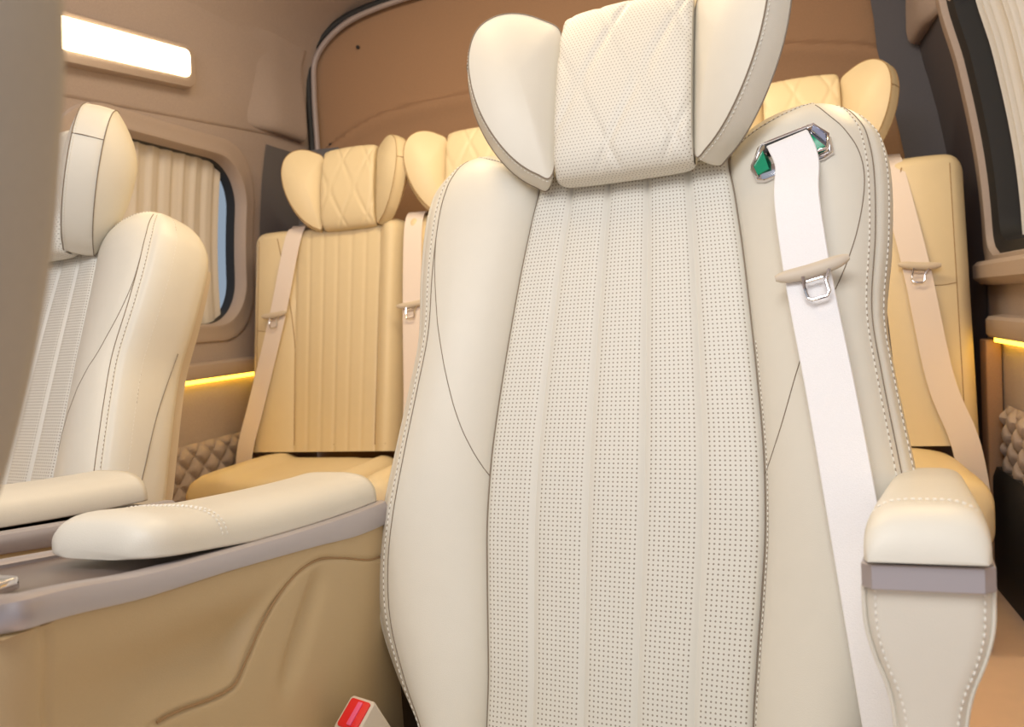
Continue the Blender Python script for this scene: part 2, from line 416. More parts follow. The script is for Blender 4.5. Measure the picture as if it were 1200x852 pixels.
# wall lamp at upper left
lamp = empty('ceiling_lamp', (XL+.11, 1.57, 1.665), 0, 'long glowing warm white lamp with rounded housing high on the left wall', 'lamp')
def lampf(y, z, d):
    zz = 1.672+z+.115*(y-.05); z = zz-1.665; return Vector((XL+lean(zz)+.018+d-(XL+.11), y, z-.0))
def rrect(hx, hy, r, n=6):
    out = []
    for cx, cy, a0 in ((hx-r, hy-r, 0), (-hx+r, hy-r, 90), (-hx+r, -hy+r, 180), (hx-r, -hy+r, 270)):
        for k in range(n+1):
            a = R(a0+90*k/n); out.append((cx+r*math.cos(a), cy+r*math.sin(a)))
    return out
MB().prism(rrect(.285, .058, .03), -.02, .020, lambda a, b, d: lampf(a, b, d), .008).build('housing', 'trim', lamp)
MB().prism(rrect(.255, .037, .018), .018, .026, lambda a, b, d: lampf(a, b+.006, d), .002).build('diffuser', 'lamp', lamp)

# near out-of-focus pillar at the left edge of the picture
PILL = smoothpath([(-0.3043, 0.175, 0.7745), (-0.2627, 0.175, 0.8506), (-0.2436, 0.175, 0.8849), (-0.2318, 0.175, 0.9093), (-0.2205, 0.175, 0.9379), (-0.2131, 0.175, 0.9605), (-0.2072, 0.175, 0.9851), (-0.2025, 0.175, 1.0067), (-0.2005, 0.175, 1.0210), (-0.1992, 0.175, 1.0352)], 6)
rows = []
for p in PILL:
    hw, hd = .16, .05; cx = p.x-hw
    rows.append([Vector((cx+hw*sgnpow(math.cos(a), .6), p.y+hd*sgnpow(math.sin(a), .6)-.01, p.z)) for a in [2*math.pi*k/28 for k in range(28)]])
PIL = MB().grid(rows, closed_col=True, cap=True).build('trim_14', 'pillar'); struct(PIL)

# ------------------------------------------------------------------ captain seat
REC = R(19.8); Z0 = .45
def make_B(rec=REC, z0=Z0):
    sr, cr = math.sin(rec), math.cos(rec)
    return lambda u, v, d: Vector((u, v*sr-d*cr, z0+v*cr+d*sr))
WT = [(-.16, .20), (-.10, .235), (-.05, .265), (0, .302), (.07, .340), (.14, .354), (.21, .352), (.30, .340), (.39, .328), (.47, .321), (.57, .332), (.656, .336), (.71, .330), (.735, .318), (.758, .300), (.775, .275), (.785, .245)]
CT = [(-.16, .160), (0, .162), (.07, .167), (.14, .173), (.21, .178), (.30, .178), (.39, .172), (.47, .165), (.57, .155), (.656, .144), (.70, .137), (.72, .139), (.735, .146), (.758, .168), (.775, .193), (.785, .215)]
SEC = [(0, -.020), (.012, -.009), (.04, -.001), (.10, .009), (.2, .019), (.33, .028), (.48, .034), (.62, .034), (.74, .028), (.82, .020), (.88, .010), (.895, .0065), (.91, .006), (.94, .0), (.975, -.012), (.995, -.03), (1.0, -.055), (1.0, -.085), (.985, -.105), (.95, -.118), (.88, -.125), (.6, -.13), (.3, -.13), (0, -.12)]
def curve0(v): return .010*math.sin(math.pi*max(0, min(1, (v+.05)/.75)))
def bol(B, s, v, a, d, VT=.787):
    W, c = tab(WT, v), tab(CT, v)
    x = max(0, (v-.66)/(VT-.66)); k = math.sqrt(max(0, 1-x**2.6))
    base = -.055
    dd = base+(d-base)*k+curve0(v)
    return B(s*(c+(W-c)*a), v, dd)
def secd(a):   # front depth for given fraction
    pts = SEC[:17]
    for (a0, d0), (a1, d1) in zip(pts, pts[1:]):
        if a <= a1: return d0+(d1-d0)*(a-a0)/max(1e-6, a1-a0)
    return pts[-1][1]
def centre_panel(B, vtop=.712, vbot=-.15, ctab=CT, nf=5, amp=.0055, N=100, cur=curve0):
    mb = MB(); rows = []; uvs = []
    vs = [vbot+(vtop-vbot)*i/90 for i in range(91)]
    seq = [(v, 0, 0) for v in vs]
    for k in range(1, 13):
        a = math.pi/2*k/12; seq.append((vtop+.028*math.sin(a), -.035*(1-math.cos(a)), k))
    for k in range(1, 5): seq.append((vtop+.028-.004*k, -.035-.02*k, 13))
    L = 0; prev = None
    for v, dd, k in seq:
        row = []; uv = []
        c = tab(ctab, min(v, vtop-.005))+.002
        if k: c += .000
        if prev is not None: L += math.hypot(v-prev[0], dd-prev[1])
        prev = (v, dd)
        for i in range(N+1):
            t = i/N; f = t*nf; ph = abs((f % 1)-.5)*2
            d = cur(v)+amp*(1-ph**6)-amp
            e = min(t, 1-t)
            d -= .008*math.exp(-e/.012)
            ripple = .010*math.exp(-max(0, (vtop-v))/.02)*(ph**3) if k or v > vtop-.06 else 0
            row.append(B(-c+2*c*t, v-ripple*.4, d+dd-ripple*.3)); uv.append((f, L))
        rows.append(row); uvs.append(uv)
    mb.grid(rows, uvs=uvs); return mb
def wing_outline(k=1.0):
    pts = [(0, .752), (.025, .750), (.062, .772), (.098, .812), (.126, .862), (.142, .915), (.145, .960), (.134, 1.000), (.106, 1.026), (.070, 1.034), (.032, 1.026), (.002, 1.008), (-.004, .95), (-.005, .85)]
    pp = smoothpath([(x, y, 0) for x, y in pts], 6, closed=True)
    return [(p.x, p.y) for p in pp]

def make_headrest(B, parent, leather, pleather, mir, drop=0, hc=-.010, front=.030, wa=(42, 50), seam='seam', st='stitch', quilt_=True, hk=.86, tb=.058):
    HD = lambda u, v, d: B(u*hk+hc, .755+(v-.755)*hk-drop, d*hk+front)
    v0, v1, hw = .738, 1.030, .104
    mb = MB(); N, K = 70, 90; rows = []; uvs = []
    vc, hh = (v0+v1)/2, (v1-v0)/2; AL = 0; psz = pcz = 0
    for k in range(K+1):
        b = math.pi*(-.5+k/K*2)      # full loop around top and bottom: front then back
        row = []; uv = []
        sz = sgnpow(math.sin(b), .75); cz = sgnpow(math.cos(b), .62)
        if k: AL += math.hypot((sz-psz)*hh, (cz-pcz)*.045)
        psz, pcz = sz, cz
        for i in range(N+1):
            t = i/N*2-1
            T = .045*(1-.10*abs(t)**6)
            lip = (1-abs(t)**14)
            u = hw*t; v = vc+hh*sz*(.97+.03*lip)+ .006*(1-t*t)*(1 if sz > 0 else -0.3)*abs(sz)
            d = T*cz
            if cz > 0 and quilt_:
                p = u/.098; q = v/.20
                a1 = p+q+.30; a2 = p-q+.05
                m_ = min(abs(a1-round(a1)), abs(a2-round(a2)))*.088
                d -= .0036*math.exp(-(m_/.0050)**2)*min(1, cz*1.3)
            d -= .006*math.exp(-(1-abs(t))/.03)*(1 if cz > 0 else -1)
            row.append(HD(u, v, d)); uv.append((u, AL))
        rows.append(row); uvs.append(uv)
    mb.grid(rows, uvs=uvs, closed_row=False)
    # end caps
    for s in (0, N):
        b0 = len(mb.v); mb.v += [r_[s].copy() for r_ in rows]; mb.f.append(tuple(b0+i for i in range(len(rows))))
    hr = mb.build('headrest', pleather, parent, mirror=mir, sharp=60)
    for s, ang in ((-1, wa[0]), (1, wa[1])):
        ca, sa = math.cos(R(ang)), math.sin(R(ang))
        def wf(x, y, d, s=s):
            dd = d
            return HD(s*(hw+.003+x*ca-dd*sa*1.0+.010), y-vc+vc, x*sa+dd*ca-.002)
        ol = wing_outline()
        wm = MB(); puff(wm, ol, .040, tb, wf, band=.42, fexp=2.0)
        wg = wm.build('headrest_wing', leather, hr, mirror=mir)
        sm = MB()
        for off, sc in ((.0168, 1.002), (-tb*.42, 1.002)):
            cx = sum(p[0] for p in ol)/len(ol); cy = sum(p[1] for p in ol)/len(ol)
            sm.tube([wf(cx+(x-cx)*sc, cy+(y-cy)*sc, off) for x, y in ol], .0011, 6, closed=True)
        # seam line across the band side, joins front and back outlines
        x, y = ol[33]
        sm.tube([wf(x, y, .0168), wf(x+.0025, y, -.002), wf(x, y, -tb*.42)], .001, 6)
        sm.build('seam', seam, hr, mirror=mir)
        stm = MB(); cx = sum(p[0] for p in ol)/len(ol); cy = sum(p[1] for p in ol)/len(ol)
        pts = [wf(cx+(x-cx)*1.016, cy+(y-cy)*1.016, .0125) for x, y in ol[:62]]
        stitches(stm, pts, .006, .0035, .0007); stm.build('stitching', st, hr, mirror=mir)
    for s in (-1, 1): MB().tube([HD(s*.06, v0+.06, -.025), HD(s*.06, v0-.03, -.060)], .006, 12).build('headrest_post', 'chrome', hr, mirror=mir)
    return hr

def ribbon(mb, pts, nrm, wid, th=.0014, wdir=None):
    """webbing: pts centre line, width direction computed across"""
    P = smoothpath(pts, 8); rows = []
    for i, p in enumerate(P):
        a = P[max(0, i-1)]; c = P[min(len(P)-1, i+1)]; t = (c-a).normalized()
        n = Vector(nrm).normalized(); x = wdir.normalized() if wdir else t.cross(n).normalized(); n2 = x.cross(t).normalized()
        h = wid/2
        rows.append([p+x*h+n2*0, p+x*h*.96+n2*th, p-x*h*.96+n2*th, p-x*h, p-x*h*.96-n2*th, p+x*h*.96-n2*th])
    mb.grid(rows, closed_col=True, cap=True); return mb

def make_seat(name, label, mir, parent_loc, rz, scale, drop=0, wa=(26, 40), hk=.925, tb=.058):
    root = empty(name, parent_loc, rz, label, 'seat', None, scale)
    B = make_B()
    bk = MB(); rows = []   # inner shell of the backrest
    for v in [-.15+.84*i/30 for i in range(31)]:
        c = tab(CT, v)+.03; Wd = tab(WT, v)-.02
        rows.append([B(x, v, d) for x, d in ((-c, -.04), (c, -.04), (Wd, -.10), (Wd*.96, -.145), (-Wd*.96, -.145), (-Wd, -.10))])
    shell = bk.grid(rows, closed_col=True, cap=True).build('back_shell', 'plast', root, mirror=mir)
    centre_panel(B).build('back_panel', 'perf', root, mirror=mir, sharp=50)
    for s in (-1, 1):
        mb = MB(); rows = []
        vs = [-.16+(.70+.16)*i/60 for i in range(60)]+[.70+.085*math.sin(math.pi/2*i/24) for i in range(25)]
        for v in vs: rows.append([bol(B, s, v, a, d) for a, d in SEC])
        mb.grid(rows, closed_col=True, cap=True)
        bo = mb.build('side_bolster', 'cream', root, mirror=mir, sharp=70)
        vv = [-.15+(.765+.15)*i/120 for i in range(121)]
        line = lambda a, extra=0: [bol(B, s, v, a, secd(a)+extra) for v in vv]
        def seamline(pts, r): MB().tube(pts, r, 6).build('seam', 'seam', bo, mirror=mir)
        seamline(line((.835 if mir else .73) if s < 0 else .88, .0002), .0008)
        pv = smoothpath([(.42, .735, 0), (.47, .60, 0), (.42, .468, 0), (.2, .363, 0), (.0, .267, 0)], 12)
        if s == 1: pv = smoothpath([(.62, .76, 0), (.80, .68, 0), (.80, .60, 0), (.66, .50, 0), (.38, .42, 0), (.16, .336, 0), (.0, .275, 0)], 12)
        elif not mir: pv = smoothpath([(.73, .62, 0), (.70, .56, 0), (.62, .48, 0), (.46, .41, 0), (.25, .335, 0), (.0, .267, 0)], 12)
        else: pv = smoothpath([(.834, .66, 0), (.815, .58, 0), (.71, .48, 0), (.50, .41, 0), (.25, .335, 0), (.0, .267, 0)], 12)
        seamline([bol(B, s, p.y, max(0.005, p.x), secd(max(0.005, p.x))+.0001) for p in pv], .0007)
        # panel edge line
        seamline([B(s*(tab(CT, v)+.001), v, curve0(v)-.010) for v in vv if v < .72], .0014)
        def stitchline(pts, a_, b_, c_):
            n_ = (B(0, 0, 1)-B(0, 0, 0))
            MB().tube([p-n_*.0006 for p in pts], .0008, 6).build('seam', 'seamsoft', bo, mirror=mir)
            stitches(MB(), pts, a_, b_, c_).build('stitching', 'stitch', bo, mirror=mir)
        stitchline(line((.875 if mir else .785) if s < 0 else .965, .0006), .0078, .0048, .0010)
        if s == 1: stitchline(line(.845, .0006), .0078, .0048, .0010)
        else: stitchline([bol(B, s, v, .99, -.029) for v in vv], .0078, .0048, .0010)
        seamline(smoothpath([bol(B, s, .50, 1.003, -.095), bol(B, s, .38, 1.003, -.075), bol(B, s, .26, 1.003, -.058), bol(B, s, .12, 1.003, -.045)], 10), .0009)
        # short stitched line on the inner shoulder
        ip = smoothpath([(.70, .777, 0), (.36, .755, 0), (.15, .735, 0), (.02, .712, 0)], 10)
        stitchline([bol(B, s, p.y, p.x, secd(p.x)+.001) for p in ip], .006, .0035, .0009)
        if s == 1:
            stitchline([B(s*(tab(CT, v)+.004), v, curve0(v)-.004) for v in vv if v < .45], .006, .0035, .0007)
    make_headrest(B, root, 'cream', 'perfh', mir, drop+.058, hc=.003, wa=wa, hk=hk, tb=tb)
    # cushion and base
    cu = MB()
    cu.grid([[Vector((.335*sgnpow(math.cos(a), .45)*(1 if abs(q) < .9 else .97), -.24+.27*q, .300+.09*sgnpow(math.sin(a), .5)*(1 if abs(q) < .9 else .75))) for a in [2*math.pi*k/40 for k in range(40)]] for q in (-1, -.97, -.9, -.5, 0, .5, .85)], closed_col=True, cap=True)
    cu.build('seat_cushion', 'cream', root, mirror=mir)
    MB().box((-.375, -.40, .178), (-.345, .06, .47), .008).build('dark_gap_side', 'black', root, mirror=mir)  # added black box standing for the shaded gap beside the seat
    MB().box((-.40, .10, .178), (.33, .14, .50), .01).build('dark_gap_rear', 'black', root, mirror=mir)  # added black sheet, keeps the lit floor out of the dark gap
    ba = MB(); ba.box((-.26, -.44, .176), (.26, .05, .245), .02); ba.build('seat_base', 'plast', root, mirror=mir)
    if True:
        # chrome belt guide with coloured facets
        def G(a, b, d, c=(.217, .686), ang=R(11)):
            x = c[0]+a*math.cos(ang)-b*math.sin(ang); y = c[1]+a*math.sin(ang)+b*math.cos(ang)
            return bol_surface(x, y, d)
        def bol_surface(u, v, d):
            W, c = tab(WT, v), tab(CT, v); a = (u-c)/(W-c)
            p = bol(B, 1, v, a, secd(a)); n = (B(0, 0, 1)-B(0, 0, 0)); return p+n*d
        outer = [(-.046, -.026), (-.050, -.004), (-.036, .020), (-.028, .024), (.030, .024), (.038, .020), (.050, -.004), (.048, -.026), (.036, -.032), (-.036, -.032)]
        gd = MB(); gd.prism(outer, -.01, .008, G, .003)
        guide = gd.build('belt_guide', 'chrome', root, mirror=mir)
        MB().prism([(-.029, .006), (.029, .006), (.026, .017), (-.026, .017)], .0075, .0095, G).build('slot', 'black', guide, mirror=mir)
        MB().prism([(-.043, -.021), (-.046, -.006), (-.030, .010), (-.028, -.020)], .007, .0105, G, .001).build('facet', 'green', guide, mirror=mir)
        MB().prism([(.028, -.020), (.028, .006), (.040, -.018)], .007, .0105, G, .001).build('facet', 'green', guide, mirror=mir)
        MB().prism([(.030, .012), (.034, .018), (.044, -.002), (.042, -.014)], .007, .0115, G, .001).build('facet', 'blue', guide, mirror=mir)
        rim = MB(); rim.tube([G(a, b, .011) for a, b in [(-.044, -.023), (-.047, -.004), (-.030, .0185), (.034, .0185), (.047, -.002), (.042, -.022), (.030, -.022)]], .0018, 8); rim.build('rim', 'chrome', guide, mirror=mir)
        bp = [G(0, .012, .008), G(.001, .003, .016), G(.004, -.03, .014), B(.226, .60, .062), B(.236, .50, .062), B(.256, .36, .060), B(.274, .22, .058), B(.294, .06, .062), B(.312, -.08, .060)]
        n = (B(0, 0, 1)-B(0, 0, 0))
        bl = MB(); ribbon(bl, bp, n, .051)
        belt_o = bl.build('seat_belt', 'belt', root, mirror=mir)
        tongue(B, (.241, .505, .068), R(14), belt_o, mir, 'plast')
    return root, B

def tongue(B, cvd, ang, parent, mir, m, k=1.0):
    c = cvd
    def T(a, b, d): 
        a *= k; b *= k
        return B(c[0]+a*math.cos(ang)-b*math.sin(ang), c[1]+a*math.sin(ang)+b*math.cos(ang), c[2]+d*k)
    bar = MB()
    rows = []
    for q in range(17):
        t = q/16*2-1; a = t*.041; r = (.0085*(1-abs(t)**5*.6)); rd = .006*(1-abs(t)**5*.6)
        rows.append([T(a, .003*(t*t)+r*math.cos(x), rd*math.sin(x)+.002) for x in [2*math.pi*j/14 for j in range(14)]])
    bar.grid(rows, closed_col=True, cap=True)
    stop = bar.build('belt_stop', m, parent, mirror=mir)
    mt = MB(); loop = [(-.012, -.006), (-.014, -.02), (-.0135, -.032), (-.010, -.036), (.006, -.036), (.010, -.031), (.010, -.018), (.017, -.006)]
    mt.tube([T(a, b, .006) for a, b in loop], .0022, 8)
    mt.tube([T(a, b, .006) for a, b in [(-.010, -.013), (.008, -.013)]], .0018, 8)
    mt.build('belt_tongue', 'chrome', stop, mirror=mir)

YAWS = R(-5.1)
main, Bm = make_seat('captain_seat', 'large cream leather captain seat in front with perforated back and white shoulder belt', False, (-.19, .85, 0), YAWS, 1.0)
left, _ = make_seat('captain_seat', 'cream leather captain seat at the left wall seen from its side behind the pillar', True, (-1.283, .878, .092), R(-8.3), .90, drop=.0, wa=(44, 42), hk=.96, tb=.095)

# window-side armrest of the main seat (part of that seat)
def armrest(root):
    Mi = (Matrix.Translation(root.location) @ Matrix.Rotation(root.rotation_euler.z, 4, 'Z')).inverted()
    Wd = lambda x, y, z: Mi @ Vector((x, y, z))
    zt = lambda y: .722-.10*(y-.6)       # bottom plane of pad, falling to the rear
    xc = lambda y: .107+.19*(y-.6)
    # body: leather, front view tapers downwards
    bt = [(0, .0440), (.03, .0432), (.055, .0378), (.078, .0300), (.10, .0258), (.14, .0235), (.20, .0235), (.40, .03)]
    mb = MB(); rows = []
    for k in range(33):
        h = .40*k/32; hw = tab(bt, h)
        rows.append([Wd(xc(.78+b_)+a_*(1 if b_ < 0 else .8), .78+.02*h/.4+b_, zt(.6 if b_ < 0 else .8)-.020-h) for a_, b_ in rrect(hw, .185, min(.016, hw*.6))])
    mb.grid(rows, closed_col=True, cap=True)
    body = mb.build('armrest', 'cream', root, sharp=50)
    hs = [.40*k/90 for k in range(91)]
    for s in (-1, 1):
        stitches(MB(), [Wd(xc(.6)+s*(tab(bt, h)-.0085), .5965+(.02*h/.4), zt(.6)-.022-h) for h in hs], .006, .0035, .0009).build('stitching', 'stitch', body)
        MB().tube([Wd(xc(.6)+s*(tab(bt, h)-.0015), .602+(.02*h/.4), zt(.6)-.020-h) for h in hs], .0016, 6).build('piping', 'cream', body)
    # silver band
    def bandrow(h, g=0):
        ol = []
        ys, ye, ch = .588+g, .955, .008
        for x, y in ((-.0435+g, ys+ch), (-.036, ys), (.036, ys), (.0435-g, ys+ch), (.042-g, ye), (-.042+g, ye)):
            ol.append(Wd(xc(y)+x, y, zt(y)-.020+h))
        return ol
    mb = MB(); mb.grid([bandrow(0, .001), bandrow(.001), bandrow(.018), bandrow(.019, .001)], closed_col=True, cap=True)
    bd = mb.build('armrest_band', 'silver', body, sharp=25); bd['label'] = 'silver band'
    # pad
    mb = MB(); rows = []
    for k in range(41):
        t = k/40; yy = .583+.40*t
        # rounded front: cross-section grows quickly from the bottom edge
        f = min(1, t/.10); g = math.sqrt(max(0, 1-(1-f)**2))
        e = min(1, (1-t)/.12); ge = math.sqrt(max(0, 1-(1-e)**2))
        hw = (.0425+.0*t)*(.90+.10*g)*(.7+.3*ge)*(1-.22*max(0, t-.25)); hh = (.003+.036*g*(1-.35*t))*(.35+.65*ge)
        row = []
        for q in range(33):
            a = math.pi*q/32
            row.append(Wd(xc(yy)+hw*sgnpow(math.cos(a), .55), yy, zt(yy)+.002+hh*math.sin(a)**.62 if math.sin(a) > 0 else zt(yy)+.002))
        rows.append(row)
    mb.grid(rows, closed_col=True, cap=True)
    pad = mb.build('armrest_pad', 'cream', body, sharp=70)
    st = MB(); yy = .632
    stitches(st, [Wd(xc(yy)+.041*sgnpow(math.cos(a), .55), yy+.004*math.sin(a), zt(yy)+.003+.0372*max(0, math.sin(a))**.62) for a in [math.pi*(.12+.76*k/40) for k in range(41)]], .005, .003, .0008)
    st.build('stitching', 'stitch', pad)
armrest(main)

# ------------------------------------------------------------------ consoles beside the captain seats
def console(mir, loc, rz, label, scale=1):
    root = empty('centre_console', loc, rz, label, 'console', None, scale)
    # local: x=0 is the inner (aisle-facing) face for the main one, extends to -x ; y forward is negative ; world-like z
    ztop = lambda y: tab([(.30, .745), (.40, .741), (.50, .722), (.60, .708), (.70, .695), (.80, .684), (.90, .676), (1.0, .672)], y)
    bandh = lambda y: tab([(.3, .024), (.45, .022), (.6, .020), (.75, .024), (.85, .031), (1.0, .033)], y)
    seamc = lambda y: tab([(0.4, 0.5578), (0.494, 0.5878), (0.597, 0.5712), (0.623, 0.5902), (0.643, 0.6083), (0.676, 0.6296), (0.718, 0.6441), (0.762, 0.6452), (0.809, 0.6318), (0.893, 0.6027), (1.0, 0.5947)], y)
    mb = MB(); rows = []; NY, NZ = (110, 60) if mir else (280, 260); ys = [.372+.563*i/NY for i in range(NY+1)]
    for y in ys:
        row = []; zt = ztop(y)-bandh(y)
        cr = .03; off = 0
        if y < .372+cr:
            off = cr-math.sqrt(max(0, cr*cr-(cr-(y-.372))**2))
        n = NZ
        for k in range(n+1):
            z = zt-(zt-.16)*k/n
            # upper panel is concave, lower inset panel sits slightly proud
            up_ = (seamc(y)-z)
            prof = -.018*math.exp(-((z-(.62+.03))/.035)**2)*0
            sg = lambda q: 1/(1+math.exp(-max(-40, min(40, q))))
            dz = zt-z
            conc = .026*sg((dz-.050)/.010)*(1-sg((dz-.120)/.016))*math.exp(-((y-.60)/.20)**2)
            x = -conc*sg((z-seamc(y)-.012)/.006)
            x -= .0025*math.exp(-((z-seamc(y))/.004)**2)
            x -= .0025*math.exp(-((y-.405)/.004)**2)
            # slanting hollow in the lower panel
            ly = (y-.73)*.75+(z-.59)*-.66; lz = (y-.73)*.66+(z-.59)*.75
            x -= .012*math.exp(-(ly/.016)**2)*(1/(1+math.exp(-(lz+.07)/.01)))*(1/(1+math.exp((lz-.045)/.008)))
            row.append(Vector((x-off, y, z)))
        rows.append(row)
    # front face & far side & top
    mb.grid(rows)
    fr = rows[0]; mb.grid([[p.copy() for p in fr], [Vector((-.19+.02, .372, p.z)) for p in fr]])
    far = [[Vector((-.19, y, ztop(y)-bandh(y)-(ztop(y)-bandh(y)-.16)*k/6)) for k in range(7)] for y in (.372, .45, .6, .75, .9, 0.935)]
    mb.grid(far)
    mb.grid([[Vector((-.19, y, ztop(y)-bandh(y)-.002)), Vector((0, y, ztop(y)-bandh(y)-.002))] for y in ys])
    mb.grid([[Vector((-.19, 0.935, z)), Vector((0, 0.935, z))] for z in (.16, .66)])
    mb.build('console_body', 'console', root, mirror=mir, sharp=60)
    body_ = root.children[0]
    MB().tube([Vector((.0-.0022, y, seamc(y))) for y in [.50+.43*i/120 for i in range(121)]], .0013, 6).build('seam', 'seam2', body_, mirror=mir)
    # silver band running round the top edge
    def ring(y, h, g): return
    path_out = []
    cr = .03
    pts = [(.004, .93)]+[(.004, .93-(.93-.405)*i/60) for i in range(1, 61)]
    for k in range(1, 11):
        a = R(90*k/10); pts.append((.004-cr+cr*math.cos(a), .400-.0+0-(cr)*math.sin(a)+.0))
    pts += [(-.06, .370), (-.12, .370), (-.16, .372)]
    for k in range(1, 9):
        a = R(90*k/8); pts.append((-.164-.03*math.sin(a), .372+.03*(1-math.cos(a))))
    pts += [(-.194, .45), (-.194, .6), (-.194, .8), (-.194, .93)]
    rows = []
    for i, (x, y) in enumerate(pts):
        a = pts[max(0, i-1)]; c = pts[min(len(pts)-1, i+1)]; t = Vector((c[0]-a[0], c[1]-a[1])).normalized(); nx, ny = t.y, -t.x   # inward
        nx, ny = -nx, -ny
        cxm, cym = -.095, .7
        if (cxm-x)*nx+(max(.5, min(.9, y))-y)*ny < 0: nx, ny = -nx, -ny
        z1, z0 = ztop(y), ztop(y)-bandh(y)
        rows.append([Vector((x+nx*q, y+ny*q, z)) for q, z in ((.001, z0), (0, z0+.002), (0, z1-.007), (.002, z1-.002), (.007, z1), (.020, z1), (.024, z1-.003), (.024, z0))])
    mb = MB(); mb.grid(rows, closed_col=True, cap=True)
    b_ = mb.build('trim_band', 'silver', root, mirror=mir, sharp=40); b_['label'] = 'silver band'
    # dark tray
    mb = MB(); mb.grid([[Vector((x, y, ztop(y)-.006+(.0 if 0 < i < 4 else .002))) for i, x in enumerate((-.172, -.168, -.09, -.022, -.018))] for y in (.392, .42, .48, .56, .8, .92)])
    tr = mb.build('tray', 'tray', root, mirror=mir); tr['label'] = 'dark brown tray'
    mb = MB(); mb.prism(rrect(.028, .012, .006), 0, .010, lambda a, b, d: Vector((-.075+a, .415+b, ztop(.415)-.006+d)), .002)
    lt = mb.build('latch', 'chrome', root, mirror=mir)
    # armrest pad
    mb = MB(); rows = []; NP = 50
    for k in range(NP+1):
        t = k/NP; yy = .515+.415*t
        f = min(1, t/.10); g = math.sqrt(max(0.0, 1-(1-f)**2)); e = min(1, (1-t)/.02); ge = math.sqrt(max(0, 1-(1-e)**2))
        hw = (.067+.004*t)*(.62+.38*g)*(.8+.2*ge); hh = (.006+(.033+.001*t)*g**.8)*(.4+.6*ge)
        zb = ztop(yy)+.002+.008*max(0, 1-t*3)
        row = []
        for q in range(49):
            a = 2*math.pi*q/48
            c_, s_ = math.cos(a), math.sin(a)
            row.append(Vector((-.078+(.004)*(1-t)+hw*sgnpow(c_, .6), yy, zb+(hh*s_**.7 if s_ > 0 else -.004*abs(s_)**.5))))
        rows.append(row)
    mb.grid(rows, closed_col=True, cap=True)
    pad = mb.build('armrest_pad', 'cream', root, mirror=mir, sharp=70)
    st = MB()
    for yy in (.600, .607):
        t = (yy-.515)/.415; zb = ztop(yy)+.002+.008*max(0, 1-t*3)
        stitches(st, [Vector((-.075+(.0675)*sgnpow(math.cos(a), .6), yy+.01*math.cos(a), zb+.001+.0388*max(0, math.sin(a))**.7)) for a in [math.pi*(.04+.92*k/50) for k in range(51)]], .005, .003, .0008)
    st.build('stitching', 'stitch', pad, mirror=mir)
    return root
console(False, (-.512, 0, 0), 0, 'beige console with silver band and cream arm pad beside the large front seat')
console(True, (-1.085, -.06, .018), R(-6), 'beige console with arm pad beside the captain seat at the left wall')

# red belt buckle between console and main seat
bk = empty('belt_buckle', (-.468, .755, .447), R(-12), 'cream seat belt buckle with red release button between console and large seat', 'buckle')
tilt = Matrix.Rotation(R(33), 4, 'X') @ Matrix.Rotation(R(6), 4, 'Y')
MB().prism([(x, y) for x, y in rrect(.0180, .0215, .005)], -.075, .028, lambda a, b, d: tilt @ Vector((a, b, d)), .003).build('housing', 'plast', bk)
MB().prism([(x, y) for x, y in rrect(.0138, .0172, .003)], .024, .0305, lambda a, b, d: tilt @ Vector((a, b, d)), .001).build('button', 'red', bk)
MB().prism([(x+.002, y) for x, y in rrect(.003, .014, .001)], .030, .0325, lambda a, b, d: tilt @ Vector((a, b, d)), .0005).build('button_strip', 'pink', bk)
MB().tube([tilt @ Vector((0, 0, -.07)), Vector((.03, .03, -.14)), Vector((.06, .06, -.20))], .010, 10).build('stalk', 'black', bk)

